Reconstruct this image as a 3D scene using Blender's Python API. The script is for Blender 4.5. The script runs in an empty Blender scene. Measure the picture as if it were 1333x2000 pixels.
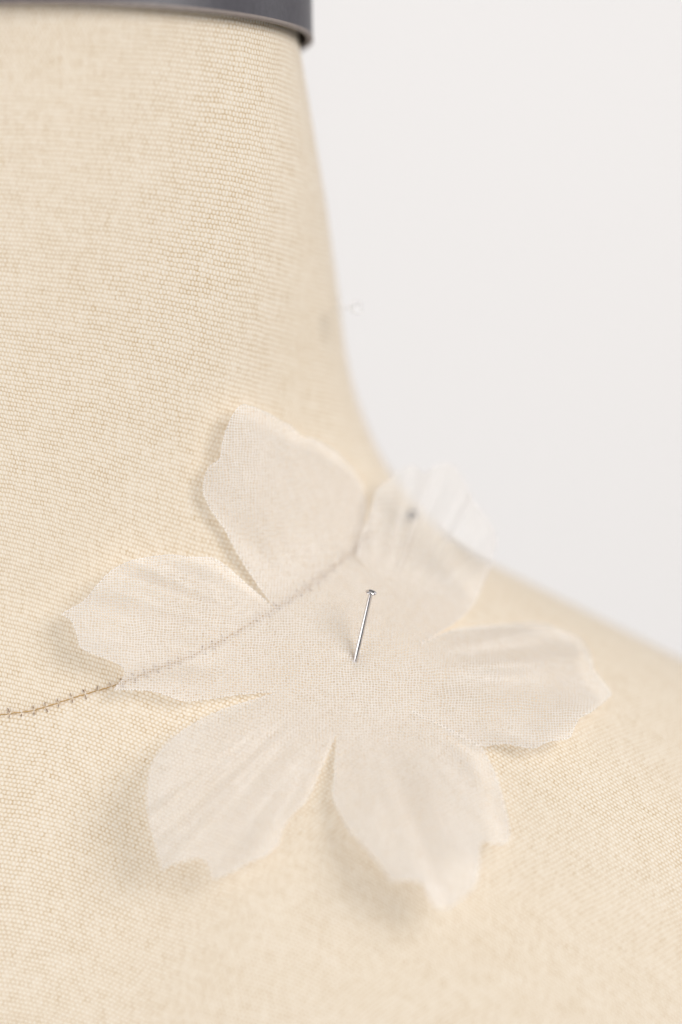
import bpy, bmesh, math, random
import numpy as np
from mathutils import Vector, Matrix
from mathutils.bvhtree import BVHTree
from mathutils.geometry import delaunay_2d_cdt

random.seed(7)
rng = np.random.default_rng(7)
scene = bpy.context.scene
col = scene.collection
MM = 0.001
BASE_Z = 1.40            # the picture's middle is at shoulder height, 1.40 m above the floor
CAM_D = 600.0            # camera to plane of focus, mm

# ------------------------------------------------------------------ camera
cam_data = bpy.data.cameras.new("camera")
cam = bpy.data.objects.new("camera", cam_data)
col.objects.link(cam)
cam.location = (0, -CAM_D * MM, BASE_Z)
cam.rotation_euler = (math.radians(90), 0, 0)
cam_data.sensor_fit = 'VERTICAL'
cam_data.sensor_height = 36.0
cam_data.lens = 108.0
cam_data.clip_start = 0.02
cam_data.clip_end = 50.0
cam_data.dof.use_dof = True
cam_data.dof.focus_distance = (CAM_D - 1.0) * MM
cam_data.dof.aperture_fstop = 2.8
scene.camera = cam

# ------------------------------------------------------------------ world + lamps (a bright white studio)
world = bpy.data.worlds.new("World")
scene.world = world
world.use_nodes = True
bg = world.node_tree.nodes["Background"]
bg.inputs[0].default_value = (1.0, 0.985, 0.97, 1)
bg.inputs[1].default_value = 0.22


def area_lamp(name, loc, target, size, power, color):
    d = bpy.data.lights.new(name, 'AREA')
    d.shape = 'RECTANGLE'
    d.size, d.size_y = size
    d.energy = power
    d.color = color
    o = bpy.data.objects.new(name, d)
    o.location = Vector(loc) + Vector((0, 0, BASE_Z))
    v = Vector(target) - Vector(loc)
    o.rotation_euler = v.to_track_quat('-Z', 'Y').to_euler()
    col.objects.link(o)
    return o


area_lamp("window_light", (1.00, -1.15, 0.62), (0, 0, 0), (0.85, 0.85), 22.0, (1.0, 0.985, 0.97))
area_lamp("fill_light", (-1.15, -0.80, -0.45), (0, 0, 0), (1.5, 1.5), 17.5, (1.0, 0.99, 0.985))  # unseen lamp, placed low and wide to whiten the pin's left side
area_lamp("top_fill_light", (-0.1, -0.5, 1.5), (0, 0, 0), (1.6, 1.2), 4.0, (1.0, 0.99, 0.98))  # unseen overhead softbox, added to make up for the dim world
area_lamp("edge_fill_light", (1.25, 0.32, 0.45), (0, 0.05, 0), (0.7, 1.2), 3.6, (1.0, 0.99, 0.98))  # unseen lamp, added to lift the neck's dark right edge
area_lamp("wall_fill_light", (0.25, 0.45, 0.85), (0.25, 1.15, 0.85), (2.6, 1.0), 17.0, (1.0, 1.0, 1.0))  # unseen lamp facing the backdrop, added to brighten the wall
area_lamp("wall_fill_light", (0.45, 0.45, -0.95), (0.45, 1.15, -0.95), (2.6, 0.8), 9.5, (1.0, 0.995, 0.99))  # second unseen lamp, added below the frame to even out the wall

scene.view_settings.view_transform = 'Standard'
scene.view_settings.look = 'None'
scene.view_settings.gamma = 1.0
scene.view_settings.exposure = -0.05
scene.view_settings.use_curve_mapping = False
scene.render.engine = 'CYCLES'
scene.cycles.use_denoising = True
scene.cycles.max_bounces = 8
scene.cycles.transparent_max_bounces = 16
scene.render.film_transparent = False


# ------------------------------------------------------------------ node helpers
class NT:
    def __init__(self, name):
        self.mat = bpy.data.materials.new(name)
        self.mat.use_nodes = True
        self.t = self.mat.node_tree
        self.t.nodes.clear()
        self.out = self.t.nodes.new('ShaderNodeOutputMaterial')

    def n(self, typ, **kw):
        nd = self.t.nodes.new(typ)
        for k, v in kw.items():
            setattr(nd, k, v)
        return nd

    def put(self, sock, v):
        if isinstance(v, bpy.types.NodeSocket):
            self.t.links.new(v, sock)
        else:
            sock.default_value = v

    def math(self, op, a, b=0.0, c=0.0, clamp=False):
        nd = self.n('ShaderNodeMath', operation=op)
        nd.use_clamp = clamp
        self.put(nd.inputs[0], a)
        self.put(nd.inputs[1], b)
        self.put(nd.inputs[2], c)
        return nd.outputs[0]

    def ss(self, v, a, b, lo=0.0, hi=1.0):
        nd = self.n('ShaderNodeMapRange', interpolation_type='SMOOTHSTEP')
        self.put(nd.inputs[0], v)
        for i, x in enumerate((a, b, lo, hi)):
            nd.inputs[1 + i].default_value = x
        return nd.outputs[0]

    def mix(self, f, a, b, blend='MIX'):
        nd = self.n('ShaderNodeMix', data_type='RGBA', blend_type=blend)
        self.put(nd.inputs[0], f)
        self.put(nd.inputs[6], a)
        self.put(nd.inputs[7], b)
        return nd.outputs[2]

    def noise(self, vec, scale, detail=2.0, rough=0.5, dim='3D'):
        nd = self.n('ShaderNodeTexNoise', noise_dimensions=dim)
        self.put(nd.inputs['Vector'], vec)
        nd.inputs['Scale'].default_value = scale
        nd.inputs['Detail'].default_value = detail
        nd.inputs['Roughness'].default_value = rough
        return nd.outputs[0]

    def vec(self, x, y, z=0.0):
        nd = self.n('ShaderNodeCombineXYZ')
        self.put(nd.inputs[0], x)
        self.put(nd.inputs[1], y)
        self.put(nd.inputs[2], z)
        return nd.outputs[0]

    def uv(self):
        nd = self.n('ShaderNodeUVMap')
        nd.uv_map = "weave"
        s = self.n('ShaderNodeSeparateXYZ')
        self.t.links.new(nd.outputs[0], s.inputs[0])
        return nd.outputs[0], s.outputs[0], s.outputs[1]

    def link(self, a, b):
        self.t.links.new(a, b)


def linen_material(name, pu, pv):
    """Cream plain-weave canvas: staggered pale warp floats over a golden ground yarn, gap shade put into its tone; uv in mm."""
    m = NT(name)
    uv, u, v = m.uv()
    # the yarn wanders: slow bend plus a finer unevenness
    w1 = m.math('SUBTRACT', m.noise(uv, 0.11, 2.0), 0.5)
    w2 = m.math('SUBTRACT', m.noise(m.vec(v, u, 3.7), 0.13, 2.0), 0.5)
    w3 = m.math('SUBTRACT', m.noise(uv, 1.1, 2.0), 0.5)
    w4 = m.math('SUBTRACT', m.noise(m.vec(v, u, 9.1), 1.1, 2.0), 0.5)
    uu = m.math('ADD', m.math('MULTIPLY_ADD', w1, 0.9, u), m.math('MULTIPLY', w3, 0.36))
    vv = m.math('ADD', m.math('MULTIPLY_ADD', w2, 0.9, v), m.math('MULTIPLY', w4, 0.45))
    U = m.math('DIVIDE', uu, pu)
    V = m.math('DIVIDE', vv, pv)
    su = m.math('SINE', m.math('MULTIPLY', U, math.pi))
    sv = m.math('SINE', m.math('MULTIPLY', V, math.pi))
    sw = m.math('MULTIPLY', su, sv)
    # per-yarn thickness: long thin noise along each yarn
    tw = m.noise(m.vec(m.math('FLOOR', U), m.math('MULTIPLY', V, 0.10), 0.0), 0.93, 1.0)
    tf = m.noise(m.vec(m.math('MULTIPLY', U, 0.07), m.math('FLOOR', V), 5.0), 0.93, 1.0)
    tk = m.math('SUBTRACT', m.math('ADD', tw, tf), 1.0)
    sp = m.noise(m.vec(m.math('FLOOR', U), m.math('FLOOR', V), 2.0), 0.77, 0.0)
    sp = m.math('SUBTRACT', sp, 0.5)
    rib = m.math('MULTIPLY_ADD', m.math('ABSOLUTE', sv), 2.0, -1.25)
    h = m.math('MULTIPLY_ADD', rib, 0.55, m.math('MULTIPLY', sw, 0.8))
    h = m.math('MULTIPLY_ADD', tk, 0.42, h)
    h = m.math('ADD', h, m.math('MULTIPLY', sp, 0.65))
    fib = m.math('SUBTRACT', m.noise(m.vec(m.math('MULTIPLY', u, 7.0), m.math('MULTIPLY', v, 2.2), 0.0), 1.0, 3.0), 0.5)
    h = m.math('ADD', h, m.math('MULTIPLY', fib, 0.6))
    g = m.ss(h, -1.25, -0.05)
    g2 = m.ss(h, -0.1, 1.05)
    c = m.mix(g, (0.53, 0.355, 0.17, 1), (0.825, 0.714, 0.565, 1))  # low stop: golden ground, darkened with painted shade in the weave gaps
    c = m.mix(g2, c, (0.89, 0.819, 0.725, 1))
    blot = m.ss(m.noise(uv, 0.028, 3.0), 0.30, 0.70)
    c = m.mix(m.math('MULTIPLY', blot, 0.06), c, (0.72, 0.585, 0.41, 1))
    fleck = m.ss(m.noise(uv, 0.55, 2.0), 0.73, 0.80)
    c = m.mix(m.math('MULTIPLY', fleck, 0.20), c, (0.62, 0.38, 0.17, 1))
    b = m.n('ShaderNodeBump')
    b.inputs['Strength'].default_value = 0.5
    b.inputs['Distance'].default_value = 0.00022
    m.link(m.math('MULTIPLY_ADD', g, 0.65, m.math('MULTIPLY', g2, 0.35)), b.inputs['Height'])
    p = m.n('ShaderNodeBsdfPrincipled')
    m.link(c, p.inputs['Base Color'])
    p.inputs['Roughness'].default_value = 0.85
    p.inputs['Specular IOR Level'].default_value = 0.12
    p.inputs['Sheen Weight'].default_value = 0.35
    p.inputs['Sheen Roughness'].default_value = 0.5
    m.link(b.outputs[0], p.inputs['Normal'])
    m.link(p.outputs[0], m.out.inputs[0])
    return m.mat


def organza_material():
    """Sheer off-white organza: fine bright yarns with open cells between them; uv in mm."""
    m = NT("organza")
    uv, u, v = m.uv()
    w1 = m.math('SUBTRACT', m.noise(uv, 0.16, 2.0), 0.5)
    w2 = m.math('SUBTRACT', m.noise(m.vec(v, u, 3.7), 0.16, 2.0), 0.5)
    w3 = m.math('SUBTRACT', m.noise(uv, 1.3, 1.0), 0.5)
    uu = m.math('ADD', m.math('MULTIPLY_ADD', w1, 1.6, u), m.math('MULTIPLY', w3, 0.22))
    vv = m.math('MULTIPLY_ADD', w2, 1.6, v)
    U = m.math('DIVIDE', uu, 0.58)
    V = m.math('DIVIDE', vv, 0.50)
    cu = m.math('ABSOLUTE', m.math('SINE', m.math('MULTIPLY', U, math.pi)))
    cv = m.math('ABSOLUTE', m.math('SINE', m.math('MULTIPLY', V, math.pi)))
    hole = m.math('MULTIPLY', cu, cv)
    rnd = m.noise(m.vec(m.math('FLOOR', U), m.math('FLOOR', V), 2.0), 0.77, 0.0)
    hole = m.math('ADD', hole, m.math('MULTIPLY', m.math('SUBTRACT', rnd, 0.5), 0.5))
    hole = m.ss(hole, 0.25, 0.75)
    cover = m.math('MULTIPLY_ADD', hole, -0.60, 0.73)
    big = m.math('SUBTRACT', m.noise(uv, 0.06, 2.0), 0.5)
    cover = m.math('MULTIPLY_ADD', big, 0.25, cover, clamp=True)
    rim = m.n('ShaderNodeAttribute', attribute_name="rim")        # heat-sealed cut edge: yarns melted together
    cover = m.math('MULTIPLY_ADD', m.ss(rim.outputs['Fac'], 0.35, 0.95), 0.30, cover, clamp=True)
    bump = m.n('ShaderNodeBump')
    bump.inputs['Strength'].default_value = 0.3
    bump.inputs['Distance'].default_value = 0.00012
    m.link(m.math('SUBTRACT', 1.0, hole), bump.inputs['Height'])
    dif = m.n('ShaderNodeBsdfDiffuse')
    dif.inputs[0].default_value = (0.95, 0.925, 0.91, 1)
    m.link(bump.outputs[0], dif.inputs['Normal'])
    tr = m.n('ShaderNodeBsdfTranslucent')
    tr.inputs[0].default_value = (0.95, 0.925, 0.91, 1)
    mx = m.n('ShaderNodeMixShader')
    mx.inputs[0].default_value = 0.38
    m.link(dif.outputs[0], mx.inputs[1])
    m.link(tr.outputs[0], mx.inputs[2])
    gl = m.n('ShaderNodeBsdfAnisotropic')
    gl.inputs[0].default_value = (0.95, 0.94, 0.93, 1)
    gl.inputs['Roughness'].default_value = 0.42
    m.link(bump.outputs[0], gl.inputs['Normal'])
    mg = m.n('ShaderNodeMixShader')
    mg.inputs[0].default_value = 0.045
    m.link(mx.outputs[0], mg.inputs[1])
    m.link(gl.outputs[0], mg.inputs[2])
    tp = m.n('ShaderNodeBsdfTransparent')
    ma = m.n('ShaderNodeMixShader')
    m.link(cover, ma.inputs[0])
    m.link(tp.outputs[0], ma.inputs[1])
    m.link(mg.outputs[0], ma.inputs[2])
    m.link(ma.outputs[0], m.out.inputs[0])
    return m.mat


def simple_material(name, color, rough=0.5, metal=0.0, noise_amt=0.0, noise_scale=200.0, spec=0.5, bump=0.0, trans=0.0):
    m = NT(name)
    p = m.n('ShaderNodeBsdfPrincipled')
    tc = m.n('ShaderNodeTexCoord')
    nz = m.noise(tc.outputs['Object'], noise_scale, 4.0, 0.6)
    dark = tuple(c * (1 - noise_amt) for c in color) + (1,)
    lite = tuple(min(1, c * (1 + noise_amt)) for c in color) + (1,)
    m.link(m.mix(nz, dark, lite), p.inputs['Base Color'])
    p.inputs['Roughness'].default_value = rough
    p.inputs['Metallic'].default_value = metal
    p.inputs['Specular IOR Level'].default_value = spec
    p.inputs['Transmission Weight'].default_value = trans
    if bump:
        b = m.n('ShaderNodeBump')
        b.inputs['Strength'].default_value = 0.4
        b.inputs['Distance'].default_value = bump
        m.link(nz, b.inputs['Height'])
        m.link(b.outputs[0], p.inputs['Normal'])
    m.link(p.outputs[0], m.out.inputs[0])
    return m.mat


def frosted_material(alpha):
    m = NT("frosted_plastic")
    p = m.n('ShaderNodeBsdfPrincipled')
    tc = m.n('ShaderNodeTexCoord')
    m.link(m.mix(m.noise(tc.outputs['Object'], 700.0), (0.86, 0.85, 0.85, 1), (0.92, 0.91, 0.91, 1)), p.inputs['Base Color'])
    p.inputs['Roughness'].default_value = 0.15
    p.inputs['Alpha'].default_value = alpha
    m.link(p.outputs[0], m.out.inputs[0])
    return m.mat


MAT = {
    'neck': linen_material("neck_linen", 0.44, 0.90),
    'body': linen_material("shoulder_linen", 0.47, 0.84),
    'organza': organza_material(),
    'steel': simple_material("pin_steel", (0.66, 0.64, 0.65), 0.04, 1.0, 0.04, 900),
    'dark_head': simple_material("dark_pin_head", (0.07, 0.075, 0.10), 0.3, 0.0, 0.2, 900),
    'clear': frosted_material(0.55),
    'clear_shaft': frosted_material(0.18),
    'cap': simple_material("cap_charcoal", (0.062, 0.058, 0.070), 0.42, 0.0, 0.35, 900, bump=0.0001),
    'cap_edge': simple_material("cap_edge_worn", (0.24, 0.20, 0.18), 0.5, 0.0, 0.3, 600),
    'cap_in': simple_material("cap_inside", (0.05, 0.035, 0.02), 0.8, 0.0, 0.3, 600),
    'gold_thread': simple_material("seam_thread_gold", (0.50, 0.30, 0.09), 0.7, 0.0, 0.35, 1500),
    'brown_thread': simple_material("stitch_brown", (0.30, 0.19, 0.13), 0.75, 0.0, 0.35, 1500),
    'wall': simple_material("wall_paint", (0.83, 0.808, 0.797), 0.85, 0.0, 0.012, 2.2, spec=0.2),
}


# ------------------------------------------------------------------ object helpers
def mesh_obj(name, verts, faces, mat, parent=None, uvs=None, smooth=True):
    """verts in mm (picture coordinates: x right, y away, z up) -> one mesh object in metres"""
    v = np.asarray(verts, dtype=np.float64) * MM
    v[:, 2] += BASE_Z
    me = bpy.data.meshes.new(name)
    me.from_pydata(v.tolist(), [], [list(map(int, f)) for f in faces])
    if uvs is not None:
        lay = me.uv_layers.new(name="weave")
        idx = np.empty(len(me.loops), dtype=np.int32)
        me.loops.foreach_get("vertex_index", idx)
        lay.data.foreach_set("uv", np.asarray(uvs, dtype=np.float32)[idx].ravel())
    if smooth:
        me.polygons.foreach_set("use_smooth", np.ones(len(me.polygons), dtype=bool))
    me.materials.append(mat)
    me.update()
    o = bpy.data.objects.new(name, me)
    col.objects.link(o)
    if parent is not None:
        o.parent = parent
        o.matrix_parent_inverse = Matrix.Translation(parent.location).inverted()
    return o


def empty(name, loc_mm, label, cat, group=None):
    o = bpy.data.objects.new(name, None)
    o.empty_display_size = 0.01
    o.location = (loc_mm[0] * MM, loc_mm[1] * MM, loc_mm[2] * MM + BASE_Z)
    col.objects.link(o)
    o['label'] = label
    o['category'] = cat
    if group:
        o['group'] = group
    return o


def lathe(profile, p0, axis, seg=24):
    """profile [(r, h)] revolved round an axis through p0 (mm)"""
    a = Vector(axis).normalized()
    t = a.orthogonal().normalized()
    b = a.cross(t)
    vs, fs = [], []
    for r, h in profile:
        for k in range(seg):
            an = 2 * math.pi * k / seg
            q = Vector(p0) + a * h + (t * math.cos(an) + b * math.sin(an)) * r
            vs.append(tuple(q))
    for i in range(len(profile) - 1):
        for k in range(seg):
            k2 = (k + 1) % seg
            fs.append((i * seg + k, i * seg + k2, (i + 1) * seg + k2, (i + 1) * seg + k))
    fs.append(tuple(range(seg))[::-1])
    fs.append(tuple((len(profile) - 1) * seg + k for k in range(seg)))
    return vs, fs


def tube(points, radius, seg=6):
    pts = [Vector(p) for p in points]
    vs, fs = [], []
    n = len(pts)
    for i, p in enumerate(pts):
        d = (pts[min(i + 1, n - 1)] - pts[max(i - 1, 0)]).normalized()
        t = d.cross(Vector((0.13, 0.21, 0.97))).normalized()
        b = d.cross(t)
        r = radius * (0.55 if i in (0, n - 1) else 1.0)
        for k in range(seg):
            an = 2 * math.pi * k / seg
            vs.append(tuple(p + (t * math.cos(an) + b * math.sin(an)) * r))
    for i in range(n - 1):
        for k in range(seg):
            k2 = (k + 1) % seg
            fs.append((i * seg + k, i * seg + k2, (i + 1) * seg + k2, (i + 1) * seg + k))
    fs.append(tuple(range(seg))[::-1])
    fs.append(tuple((n - 1) * seg + k for k in range(seg)))
    return vs, fs


def join(parts):
    vs, fs = [], []
    for v, f in parts:
        o = len(vs)
        vs += v
        fs += [tuple(i + o for i in q) for q in f]
    return vs, fs


# ------------------------------------------------------------------ wall behind
wall = mesh_obj("wall", [(-3000, 2000, -1400), (3000, 2000, -1400), (3000, 2000, 1600), (-3000, 2000, 1600),
                         (-3000, 2100, -1400), (3000, 2100, -1400), (3000, 2100, 1600), (-3000, 2100, 1600)],
                [(0, 1, 2, 3), (5, 4, 7, 6), (3, 2, 6, 7), (0, 4, 5, 1), (1, 5, 6, 2), (0, 3, 7, 4)], MAT['wall'], smooth=False)
wall['kind'] = 'structure'
wall['label'] = "plain white painted wall behind the dress form"

# ------------------------------------------------------------------ dress form: an implicit neck + shoulders, traced to a mesh
XC = -57.0                # middle of the neck
YA = 38.0                 # axis the surface is traced around
YR = 55.0                 # shoulder ridge
Z_TOP = 98.0


def f_neck(x, y, z):
    rx = np.interp(z, [-60, -20, 0, 20, 45, 63, 96], [62, 61.5, 61, 59.5, 56.5, 54, 48.3])
    ry = rx * 0.86
    yc = 23 + np.clip(92 - z, -10, 110) * 0.366
    q = np.sqrt(((x - XC) / rx) ** 2 + ((y - yc) / ry) ** 2)
    return (q - 1) * rx


def f_torso(x, y, z):
    dx = x - XC
    xx = np.sqrt(dx * dx + 15.0 ** 2)
    zr = 34.7 - 0.506 * xx
    a = 0.0105 + 0.0155 * np.exp(-(dx / 35.0) ** 2)
    dy = y - YR
    zs = zr - a * dy * dy
    g = np.sqrt(1 + 0.25 + (2 * a * dy) ** 2)
    f = (z - zs) / g
    f = smax(f, -(y + 31), 40)
    f = smax(f, y - 150, 40)
    f = smax(f, np.abs(dx) - 195, 30)
    return f


def smax(a, b, k):
    h = np.clip(0.5 - 0.5 * (b - a) / k, 0, 1)
    return b + (a - b) * h + k * h * (1 - h)


def smin(a, b, k):
    h = np.clip(0.5 + 0.5 * (b - a) / k, 0, 1)
    return b + (a - b) * h - k * h * (1 - h)


def F(x, y, z):
    return smin(f_neck(x, y, z), f_torso(x, y, z), 30.0)


NT_TH = 720
TH = np.linspace(-math.pi, math.pi, NT_TH, endpoint=False)
CT, ST = np.cos(TH), np.sin(TH)


def Frz(r, z):
    return F(XC + r * CT, YA + r * ST, z)


STEP = 0.7
NS = 560
z = np.full(NT_TH, Z_TOP)
lo, hi = np.full(NT_TH, 1.0), np.full(NT_TH, 120.0)
for _ in range(40):
    mid = (lo + hi) / 2
    ins = Frz(mid, z) < 0
    lo = np.where(ins, mid, lo)
    hi = np.where(ins, hi, mid)
r = lo.copy()
RT = np.zeros((NT_TH, NS))
ZT = np.zeros((NT_TH, NS))
e = 0.05
pr, pz = np.zeros(NT_TH), -np.ones(NT_TH)
for j in range(NS):
    RT[:, j], ZT[:, j] = r, z
    gr = (Frz(r + e, z) - Frz(r - e, z)) / (2 * e)
    gz = (Frz(r, z + e) - Frz(r, z - e)) / (2 * e)
    gl = np.sqrt(gr * gr + gz * gz) + 1e-9
    tr_, tz_ = gz / gl, -gr / gl
    sg = np.where(tr_ * pr + tz_ * pz < 0, -1.0, 1.0)
    tr_, tz_ = tr_ * sg, tz_ * sg
    pr, pz = tr_, tz_
    r = r + tr_ * STEP
    z = z + tz_ * STEP
    for _ in range(3):
        f = Frz(r, z)
        gr = (Frz(r + e, z) - Frz(r - e, z)) / (2 * e)
        gz = (Frz(r, z + e) - Frz(r, z - e)) / (2 * e)
        g2 = gr * gr + gz * gz + 1e-9
        r = r - f * gr / g2
        z = z - f * gz / g2
S_END = (NS - 1) * STEP


def body_point(ti, s):
    """ti: index array into TH, s: arc length array -> xyz (mm)"""
    k = np.clip(s / STEP, 0, NS - 1.001)
    j = k.astype(int)
    w = k - j
    rr = RT[ti, j] * (1 - w) + RT[ti, j + 1] * w
    zz = ZT[ti, j] * (1 - w) + ZT[ti, j + 1] * w
    return np.stack([XC + rr * CT[ti], YA + rr * ST[ti], zz], -1)


# smooth collision copy of the body, used to find where things touch it
_sub = slice(0, NS, 2)
_P = np.stack([XC + RT[:, _sub] * CT[:, None], YA + RT[:, _sub] * ST[:, None], ZT[:, _sub]], -1)
_ns = _P.shape[1]
_ii, _jj = np.meshgrid(np.arange(NT_TH), np.arange(_ns - 1), indexing='ij')
_i2 = (_ii + 1) % NT_TH
_faces = np.stack([_ii * _ns + _jj, _ii * _ns + _jj + 1, _i2 * _ns + _jj + 1, _i2 * _ns + _jj], -1).reshape(-1, 4)
BVH = BVHTree.FromPolygons(_P.reshape(-1, 3).tolist(), _faces.tolist())
EYE = Vector((0, -CAM_D, 0))


def ray_dir(px, py):
    return Vector(((px - 666.5) * 0.1, CAM_D, (1000 - py) * 0.1))


def hit(px, py):
    """body point in the direction of a photo pixel (mm) and its normal, or None"""
    d = ray_dir(px, py)
    loc, nor, idx, dist = BVH.ray_cast(EYE, d.normalized())
    if loc is None:
        return None, None
    if nor.dot(d) > 0:
        nor = -nor
    return loc, nor


def at_depth(px, py, y):
    d = ray_dir(px, py)
    return EYE + d * ((y + CAM_D) / CAM_D)


# where the neckline seam runs, read from the photo, found on the body
SEAM_PX = [(0, 1396), (70, 1385), (150, 1361), (220, 1340), (300, 1311), (370, 1284), (450, 1241), (500, 1212),
           (540, 1190), (600, 1146), (660, 1099), (705, 1058), (735, 1028)]
sth, ss_ = [], []
for px, py in SEAM_PX:
    p, _n = hit(px, py)
    if p is None:
        continue
    th = math.atan2(p.y - YA, p.x - XC)
    ti = int(round((th + math.pi) / (2 * math.pi) * NT_TH)) % NT_TH
    rr = math.hypot(p.x - XC, p.y - YA)
    j = np.argmin((RT[ti] - rr) ** 2 + (ZT[ti] - p.z) ** 2)
    sth.append(th)
    ss_.append(j * STEP)
order = np.argsort(sth)
sth, ss_ = np.array(sth)[order], np.array(ss_)[order]
TH_F = sth[0] - 0.22      # the seam dips to its lowest a little past the frame
fold = np.where(TH < TH_F, 2 * TH_F - TH, np.where(TH > math.pi / 2, math.pi - TH, TH))
sth = np.concatenate([[TH_F], sth, [math.pi / 2]])
ss_ = np.concatenate([[ss_[0] + 1.6], ss_, [ss_[-1] - 26]])
SEAM = np.interp(fold, sth, ss_)
ker = np.hanning(31)
ker /= ker.sum()
SEAM = np.convolve(np.concatenate([SEAM[-15:], SEAM, SEAM[:15]]), ker, 'valid')

form = empty("dress_form", (XC, YA, -250), "cream linen covered dress form, its neck and shoulder", "dress form")


def normals_of(P):
    du = np.roll(P, -1, 0) - np.roll(P, 1, 0)
    dv = np.gradient(P, axis=1)
    n = np.cross(du, dv)
    n /= np.linalg.norm(n, axis=-1, keepdims=True) + 1e-12
    out = P - np.array([XC, YA, 0])
    out[..., 2] = 0
    flip = (n * out).sum(-1).mean() < 0
    return -n if flip else n


def panel(name, smat, mat, uvfun):
    n_t, n_s = smat.shape
    ti = np.repeat(np.arange(n_t)[:, None], n_s, 1)
    P = body_point(ti, smat)
    N = normals_of(P)
    ds = np.abs(smat - SEAM[:, None])
    groove = 0.34 * np.exp(-(ds / 0.5) ** 2) - 0.12 * np.exp(-((ds - 2.6) / 1.4) ** 2)
    UV = uvfun(P, smat, ti)
    P = P - N * groove[..., None]
    # close the loop with a duplicated column so that the weave does not smear across it
    P = np.concatenate([P, P[:1]], 0)
    UVc = np.concatenate([UV, uvfun(P[-1:], smat[:1], ti[:1], wrap=True)], 0)
    n_t += 1
    ii, jj = np.meshgrid(np.arange(n_t - 1), np.arange(n_s - 1), indexing='ij')
    fc = np.stack([ii * n_s + jj, ii * n_s + jj + 1, (ii + 1) * n_s + jj + 1, (ii + 1) * n_s + jj], -1).reshape(-1, 4)
    return mesh_obj(name, P.reshape(-1, 3), fc, mat, form, UVc.reshape(-1, 2))


def uv_neck(P, s, ti, wrap=False):
    th = TH[ti] + (2 * math.pi if wrap else 0)
    u = (th + math.pi / 2) * 56.0
    v = s - 0.16 * u * np.clip(s / 90.0, 0, 1.2)
    return np.stack([u, v], -1)


def uv_body(P, s, ti, wrap=False):
    dx = P[..., 0] - XC
    a = 0.0105 + 0.0155 * np.exp(-(dx / 35.0) ** 2)
    zr = 34.7 - 0.506 * np.sqrt(dx * dx + 15.0 ** 2)
    dyy = YR - P[..., 1]
    dz = np.sqrt(np.clip(zr - P[..., 2], 0, None) / a)
    w = np.clip((dyy - 12) / 35.0, 0, 1)
    w = w * w * (3 - 2 * w)
    q = 2 * a * (dyy * (1 - w) + dz * w)
    arc = (q * np.sqrt(1 + q * q) + np.arcsinh(q)) / (4 * a)
    u0 = dx * 1.12
    v0 = arc
    c, s_ = math.cos(math.radians(-14)), math.sin(math.radians(-14))
    return np.stack([u0 * c - v0 * s_, u0 * s_ + v0 * c], -1)


tn = np.linspace(0, 1, 150)
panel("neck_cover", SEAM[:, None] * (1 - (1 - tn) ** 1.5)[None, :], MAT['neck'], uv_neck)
tb = np.linspace(0, 1, 260)
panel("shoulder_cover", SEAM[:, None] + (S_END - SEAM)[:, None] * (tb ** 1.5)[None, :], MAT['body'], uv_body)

# seam: a gold thread lying in the groove, in short runs, and small brown stitches across it
ths = np.arange(NT_TH)
seam_pts = body_point(ths, SEAM)
_Ns = normals_of(np.stack([body_point(ths, SEAM - 0.7), seam_pts, body_point(ths, SEAM + 0.7)], 1))[:, 1]
seam_in = seam_pts - _Ns * 0.20
d = np.linalg.norm(np.diff(seam_pts, axis=0), axis=1)
arc = np.concatenate([[0], np.cumsum(d)])


def on_seam(t):
    p = np.array([np.interp(t, arc, seam_in[:, k]) for k in range(3)])
    n = np.array([np.interp(t, arc, _Ns[:, k]) for k in range(3)])
    return p, n / np.linalg.norm(n)


runs, bars = [], []
vis = np.where(fold < sth[-2])[0]          # the stitching ends where the neckline meets the shoulder
t, t_end = arc[vis[0]], arc[vis[-1]]
while t < t_end - 3:
    L = random.uniform(1.9, 2.5)
    pts = []
    for k in range(6):
        p, n = on_seam(t + L * k / 5)
        pts.append(p + n * (0.10 + 0.16 * math.sin(math.pi * k / 5)) + np.array([0, 0, random.uniform(-.05, .05)]))
    runs.append(tube(pts, 0.10))
    p, n = on_seam(t + L + 0.12)
    p2, _ = on_seam(t + L + 0.6)
    tg = (p2 - p) / np.linalg.norm(p2 - p)
    sd = np.cross(n, tg)
    for sgn in (-1, 1):
        if random.random() < 0.12:
            continue
        a0 = p + sd * sgn * random.uniform(0.15, 0.35) + n * 0.30
        ln = random.uniform(0.4, 0.7)
        a1 = p + sd * sgn * (0.45 + ln) + tg * random.uniform(-0.35, 0.25) + n * 0.38
        bars.append(tube([a0, (a0 + a1) / 2 + n * 0.14, a1], random.uniform(0.08, 0.13), 5))
    t += L + 0.28
mesh_obj("seam_thread", *join(runs), MAT['gold_thread'], form)
st = mesh_obj("stitches", *join(bars), MAT['brown_thread'], form)
st['kind'] = 'stuff'

# neck cap: a thin charcoal shell that stands off the neck, with a worn lip
z0 = 95.3


def ring(rx, ry, zz, n=160):
    yc = 21.8
    return [(XC + rx * math.cos(2 * math.pi * k / n), yc + ry * math.sin(2 * math.pi * k / n), zz) for k in range(n)]


def loft(rings, cap_end=True):
    n = len(rings[0])
    vs = [p for rg in rings for p in rg]
    fs = []
    for i in range(len(rings) - 1):
        for k in range(n):
            k2 = (k + 1) % n
            fs.append((i * n + k, i * n + k2, (i + 1) * n + k2, (i + 1) * n + k))
    if cap_end:
        fs.append(tuple((len(rings) - 1) * n + k for k in range(n)))
    return vs, fs


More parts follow.
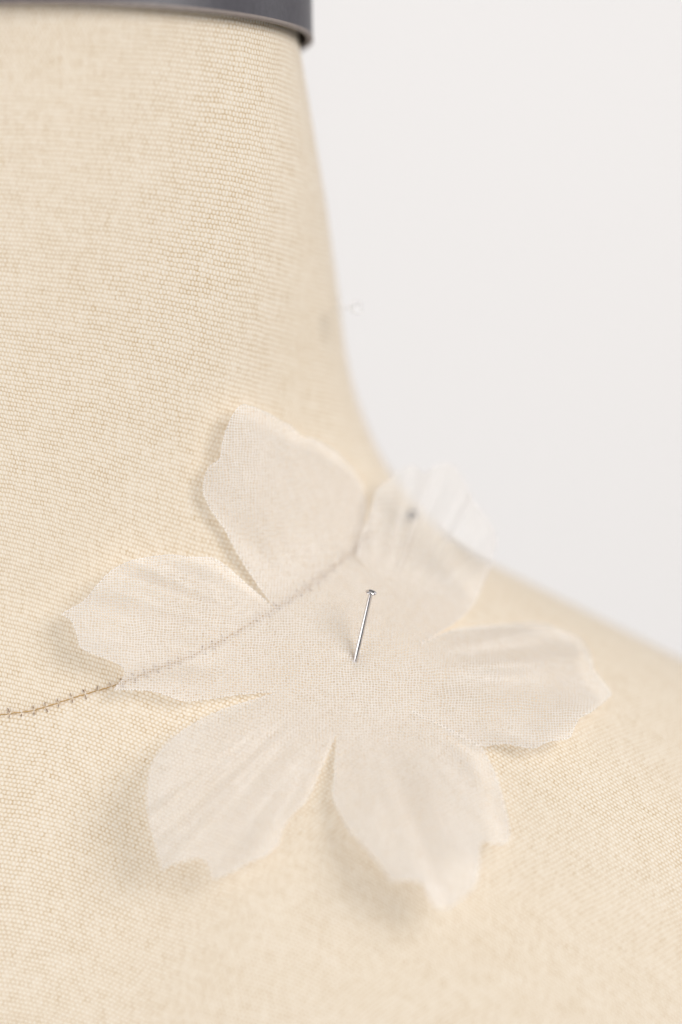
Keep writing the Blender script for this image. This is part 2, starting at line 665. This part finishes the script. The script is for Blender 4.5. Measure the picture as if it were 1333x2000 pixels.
R0, R1 = 51.3, 44.6
cap = mesh_obj("neck_cap", *loft([ring(R0, R1, z0 + 0.9), ring(R0 - 0.1, R1 - 0.1, z0 + 6), ring(R0 - 0.2, R1 - 0.2, z0 + 14),
                                  ring(R0 - 1.5, R1 - 1.5, z0 + 17), ring(R0 - 8, R1 - 8, z0 + 20), ring(R0 - 25, R1 - 25, z0 + 23)]),
               MAT['cap'], form)
mesh_obj("lip", *loft([ring(R0 + 0.0, R1 + 0.0, z0 + 0.9), ring(R0 + 0.15, R1 + 0.15, z0 + 0.5), ring(R0 + 0.05, R1 + 0.05, z0 + 0.1),
                       ring(R0 - 0.6, R1 - 0.6, z0), ring(R0 - 1.1, R1 - 1.1, z0 + 0.3)], False), MAT['cap_edge'], cap)
mesh_obj("inner_wall", *loft([ring(R0 - 1.1, R1 - 1.1, z0 + 0.3), ring(R0 - 1.1, R1 - 1.1, z0 + 8)], False), MAT['cap_in'], cap)

# ------------------------------------------------------------------ the organza flower
C0 = (685.0, 1285.0)
N1, N2, N3, N4, N5, N6 = (540, 1191), (540, 1352), (659, 1430), (806, 1389), (824, 1257), (699, 1087)
PETALS = {
    # outline from the first notch round the tip to the second notch; lift: mm off the body at the tip; folds: (count, depth mm, phase)
    'top': dict(o=[N1, (496, 1132), (464, 1081), (440, 1036), (420, 1008), (403, 979), (396, 955), (402, 925), (412, 908), (429, 895), (436, 858),
                   (450, 820), (464, 797), (478, 790), (515, 802), (538, 816), (566, 830), (589, 851), (617, 858), (645, 876), (673, 900),
                   (696, 927), (710, 955), (714, 985), (713, 1022), (707, 1058), N6], lift=1.8, folds=(2.3, 2.2, 0.6)),
    'left': dict(o=[N2, (470, 1357), (413, 1365), (361, 1370), (326, 1359), (296, 1350), (248, 1348), (223, 1346), (239, 1326), (244, 1312),
                    (235, 1300), (209, 1287), (178, 1276), (157, 1263), (148, 1233), (139, 1211), (122, 1200), (144, 1185), (165, 1172),
                    (191, 1141), (217, 1115), (252, 1096), (296, 1087), (335, 1083), (370, 1087), (413, 1089), (439, 1102), (474, 1133),
                    (509, 1163), N1], lift=3.0, folds=(2.2, 1.9, 0.2)),
    'low_left': dict(o=[N3, (638, 1478), (618, 1526), (598, 1566), (571, 1593), (554, 1617), (544, 1647), (520, 1671), (493, 1682), (453, 1703),
                        (417, 1717), (409, 1692), (395, 1676), (378, 1677), (338, 1688), (318, 1699), (311, 1678), (301, 1640), (290, 1600),
                        (287, 1539), (297, 1492), (317, 1461), (355, 1428), (426, 1389), N2], lift=5.5, tilt=7.0, folds=(2.1, 3.0, 1.2)),
    'low_right': dict(o=[N4, (837, 1404), (880, 1426), (922, 1449), (941, 1459), (960, 1493), (976, 1531), (989, 1582), (996, 1623), (989, 1648),
                         (967, 1648), (941, 1645), (938, 1665), (935, 1714), (922, 1739), (897, 1758), (875, 1774), (850, 1771), (837, 1749),
                         (822, 1723), (800, 1719), (765, 1719), (746, 1692), (714, 1657), (683, 1622), (667, 1594), (650, 1556), (653, 1506), N3],
                      lift=8.0, tilt=9.0, folds=(2.4, 3.4, 2.6)),
    'right': dict(o=[N5, (859, 1239), (894, 1228), (952, 1221), (1021, 1216), (1052, 1216), (1090, 1228), (1128, 1246), (1146, 1263),
                     (1156, 1287), (1163, 1311), (1180, 1332), (1194, 1356), (1177, 1373), (1156, 1390), (1132, 1404), (1120, 1428), (1111, 1442),
                     (1073, 1449), (1046, 1461), (1021, 1459), (987, 1453), (952, 1457), (935, 1455), (884, 1428), (836, 1403), N4], lift=3.0,
                  folds=(2.6, 2.2, 0.9)),
    'top_right': dict(o=[N6, (703, 1058), (715, 1025), (727, 988), (738, 955), (766, 932), (789, 915), (811, 909), (829, 924), (845, 914),
                         (868, 904), (890, 912), (910, 946), (929, 983), (957, 1020), (970, 1058), (958, 1104), (938, 1155), (920, 1188),
                         (882, 1221), N5], lift=0.0, folds=(2.6, 1.7, 0.4)),
}


def resample(poly, step, wobble=0.0, fixed_ends=True):
    pts = np.array(poly, dtype=float)
    # Catmull-Rom through the traced points, then even spacing
    P = np.vstack([2 * pts[0] - pts[1], pts, 2 * pts[-1] - pts[-2]])
    out = []
    for i in range(1, len(P) - 2):
        p0, p1, p2, p3 = P[i - 1], P[i], P[i + 1], P[i + 2]
        for t_ in np.linspace(0, 1, 8, endpoint=False):
            out.append(0.5 * ((2 * p1) + (-p0 + p2) * t_ + (2 * p0 - 5 * p1 + 4 * p2 - p3) * t_ ** 2 + (-p0 + 3 * p1 - 3 * p2 + p3) * t_ ** 3))
    out.append(P[-2])
    out = np.array(out)
    a = np.concatenate([[0], np.cumsum(np.linalg.norm(np.diff(out, axis=0), axis=1))])
    n = max(2, int(a[-1] / step))
    tt = np.linspace(0, a[-1], n + 1)
    q = np.stack([np.interp(tt, a, out[:, 0]), np.interp(tt, a, out[:, 1])], -1)
    if wobble:
        q[1:-1] += rng.normal(0, wobble, q[1:-1].shape)
    return q


def straight(a, b, step):
    n = max(1, int(math.dist(a, b) / step))
    return np.array([(a[0] + (b[0] - a[0]) * k / n, a[1] + (b[1] - a[1]) * k / n) for k in range(n + 1)])


# the resting plane of the flower: the body's own slope round the pin
_g = []
for px in range(560, 841, 28):
    for py in range(1200, 1421, 22):
        p, _n = hit(px, py)
        if p is not None:
            _g.append((px - C0[0], py - C0[1], p.y))
_g = np.array(_g)
_A = np.c_[np.ones(len(_g)), _g[:, 0], _g[:, 1]]
PL, *_ = np.linalg.lstsq(_A, _g[:, 2], rcond=None)
AXIS = {}
for d_ in PETALS.values():
    d_['ridges'] = [(c + random.uniform(-.03, .03), random.choice((0.25, 0.5, 0.8, 1.1)), random.uniform(0.025, 0.085), random.uniform(-.07, .07))
                    for c in random.sample((-0.31, -0.2, -0.1, 0.0, 0.1, 0.2, 0.3), 5)]
for k, d_ in PETALS.items():
    o = np.array(d_['o'])
    base = (o[0] + o[-1]) / 2
    far = o[np.argsort(-np.linalg.norm(o - base, axis=1))[:6]].mean(0)
    ax = far - base
    AXIS[k] = (base, ax / np.linalg.norm(ax), np.linalg.norm(ax), np.linalg.norm(o[0] - o[-1]))

_w = rng.uniform(0, 6.28, 12)


def crinkle(px, py):
    """small dents of hand-cut, heat-set organza (mm)"""
    return (0.22 * math.sin(px * 0.030 + py * 0.014 + _w[0]) + 0.18 * math.sin(px * -0.019 + py * 0.027 + _w[1])
            + 0.07 * math.sin(px * 0.055 + py * 0.04 + _w[2]))


def flower_depth(key, px, py):
    hp, _n = hit(px, py)
    plane = PL[0] + PL[1] * (px - C0[0]) + PL[2] * (py - C0[1])
    yb = hp.y if hp is not None else None
    rest = plane if yb is None else yb
    d2 = (px - 694) ** 2 + (py - 1288) ** 2
    L = (1.5 + 0.4 * crinkle(px, py)) * (1 - 0.75 * math.exp(-d2 / 22.0 ** 2)) + 0.25 * math.exp(-d2 / 55.0 ** 2) * math.cos(5 * math.atan2(py - 1288, px - 694))
    if key is not None:
        d_ = PETALS[key]
        base, ax, ln, wd = AXIS[key]
        rel = np.array((px, py)) - base
        t_ = float(rel @ ax) / ln
        w_ = float(rel[0] * -ax[1] + rel[1] * ax[0]) / ln
        tt = min(max(t_, 0.0), 1.15)
        ramp = min(tt, 1.0) ** 2 * (3 - 2 * min(tt, 1.0)) + max(0, tt - 1) * 1.2
        cnt, dep, ph = d_['folds']
        on = min(1.0, tt * 1.8)
        on = on * on * (3 - 2 * on)
        wf = w_ / (0.55 + 0.45 * min(1, tt * 1.6))
        fold_ = math.cos(wf * cnt * 6.28 + ph + 0.6 * math.sin(2.4 * t_ + ph)) + 0.35 * math.cos(wf * cnt * 12.1 + ph * 2.3 + 1.1 * t_)
        L += ramp * d_['lift'] + (fold_ + 1.1) * dep * on * (0.5 + 0.5 * min(1, tt)) * 0.5
        for c_, a_, s_, b_ in d_['ridges']:
            L += a_ * dep * on * math.exp(-((w_ - c_ * (0.45 + 0.75 * tt) - b_ * tt * tt) / (s_ * (0.6 + 0.6 * tt))) ** 2)
        L += 0.4 * crinkle(px, py) * on + d_.get('tilt', 0) * w_ * on * tt
        if key == 'top_right':
            # stands up and back, past the neck's outline
            k = min(1.0, tt * 1.5)
            k = k * k * (3 - 2 * k)
            rest = rest * (1 - k) + (plane - 1.5) * k
    y = rest - max(L, 0.35)
    if yb is not None:
        y = min(y, yb - 0.35)
    return y


# a smoothed version of the body depth would dent at the silhouette; petals near it use the plane
def petal_mesh(key, outline_list, edge_lists):
    """outline (px) -> triangulated sheet with vertices on photo rays at their own depth"""
    ring_ = [tuple(p) for p in outline_list]
    xs = [p[0] for p in ring_]
    ys = [p[1] for p in ring_]
    stepg = 5.0
    pts = list(ring_)
    n = len(ring_)
    poly = np.array(ring_)

    gx, gy = [], []
    row = 0
    y = min(ys)
    while y < max(ys):
        x = np.arange(min(xs) + (stepg / 2 if row % 2 else 0), max(xs), stepg)
        gx.append(x)
        gy.append(np.full(len(x), y))
        y += stepg * 0.87
        row += 1
    gx, gy = np.concatenate(gx), np.concatenate(gy)
    c = np.zeros(len(gx), dtype=bool)
    for i in range(n):
        xi, yi = poly[i]
        xj, yj = poly[i - 1]
        if yi != yj:
            c ^= ((yi > gy) != (yj > gy)) & (gx < (xj - xi) * (gy - yi) / (yj - yi) + xi)
    gx, gy = gx[c], gy[c]
    far_ = np.min(np.hypot(poly[None, :, 0] - gx[:, None], poly[None, :, 1] - gy[:, None]), axis=1) > stepg * 0.55
    pts += list(zip(gx[far_].tolist(), gy[far_].tolist()))
    edges = [(i, (i + 1) % n) for i in range(n)]
    v2, _e, f2, *_r = delaunay_2d_cdt([Vector(p) for p in pts], edges, [], 1, 1e-4)
    return v2, f2


flower = empty("fabric_flower", tuple(at_depth(C0[0], C0[1], PL[0])), "sheer off-white organza flower with six petals pinned on the shoulder", "fabric flower")
ctr_out = []
notches = [N1, N2, N3, N4, N5, N6]
for i in range(6):
    ctr_out += straight(notches[i], notches[(i + 1) % 6], 5.0)[:-1].tolist()


def build_sheet(name, key, outline, rim_pts=None):
    v2, f2 = petal_mesh(key, outline, None)
    V = [tuple(at_depth(p.x, p.y, flower_depth(key, p.x, p.y))) for p in v2]
    UV = [((p.x - C0[0]) * 0.1, (C0[1] - p.y) * 0.1) for p in v2]
    # faces towards the camera
    F_ = []
    for f_ in f2:
        a, b, c = (Vector(V[i]) for i in f_[:3])
        if (b - a).cross(c - a).y > 0:
            f_ = list(f_)[::-1]
        F_.append(f_)
    ob = mesh_obj(name, V, F_, MAT['organza'], flower, UV)
    if rim_pts is not None:
        at = ob.data.attributes.new("rim", 'FLOAT', 'POINT')
        q = np.array([(p.x, p.y) for p in v2])
        dmin = np.min(np.hypot(q[:, None, 0] - rim_pts[None, :, 0], q[:, None, 1] - rim_pts[None, :, 1]), axis=1)
        at.data.foreach_set("value", np.clip(1 - dmin / 5.0, 0, 1).astype(np.float32))
    return ob


build_sheet("center", None, ctr_out)
for key, d_ in PETALS.items():
    o = d_['o']
    rim = resample(o, 4.0, 0.35)
    back = straight(o[-1], o[0], 5.0)[1:-1]
    build_sheet("petal", key, rim.tolist() + back.tolist(), rim)


# ------------------------------------------------------------------ pins
def make_pin(name, label, tip, head, length, r, head_prof, mats, group):
    """steel shaft from a point inside the form to the head (mm)"""
    tip, head = Vector(tip), Vector(head)
    ax = (head - tip).normalized()
    o = empty(name, tuple(tip), label, "pin", group)
    L = (head - tip).length
    vs, fs = lathe([(0.02, -2.2), (r * 0.6, -0.9), (r, 0.4), (r, L * 0.5), (r, L - 0.15), (r * 1.15, L)], tip, ax, 20)
    mesh_obj("shaft", vs, fs, mats[0], o)
    vs, fs = lathe(head_prof, head, ax, 28)
    mesh_obj("head", vs, fs, mats[1], o)
    return o


flat_head = [(0.40, -0.34), (0.65, -0.24), (1.00, -0.08), (1.12, 0.06), (1.1, 0.18), (0.95, 0.36), (0.66, 0.52), (0.33, 0.60), (0.05, 0.62)]
ball = lambda R: [(R * math.sin(a), -R * math.cos(a)) for a in np.linspace(0.12, math.pi - 0.02, 14)]
pb, pn = hit(694, 1291)
hd = at_depth(725, 1158, pb.y - 4.5)
inside = pb + (pb - hd).normalized() * 9.0
make_pin("straight_pin", "silver flat-headed pin stuck upright through the middle of the organza flower", inside, hd, 0, 0.45, flat_head,
         (MAT['steel'], MAT['steel']), None)

pb2, pn2 = hit(790, 1018)
if pb2 is not None:
    out2 = pn2.normalized()
    dr2 = (out2 + Vector((0.25, 0.0, 0.15))).normalized()
    make_pin("straight_pin", "dark round-headed pin in the neckline behind the upper right petal", pb2 - dr2 * 8, pb2 + dr2 * 2.2, 0, 0.35, ball(1.15),
             (MAT['steel'], MAT['dark_head']), None)

pb3 = None
for px in range(690, 640, -1):          # the neck's edge at that height
    pb3, pn3 = hit(px, 604)
    if pb3 is not None:
        pb3, pn3 = hit(px - 16, 604)
        break
if pb3 is not None:
    hd3 = at_depth(697, 600, pb3.y - 11.0)
    inside3 = pb3 + (pb3 - hd3).normalized() * 8
    make_pin("straight_pin", "clear round-headed pin poking out from the side of the neck", inside3, hd3, 0, 0.25,
             [(0.3, -0.35), (1.25, -0.3), (1.42, -0.1), (1.42, 0.1), (1.25, 0.3), (0.95, 0.32), (0.85, 0.2), (0.05, 0.15)],
             (MAT['clear_shaft'], MAT['clear']), None)
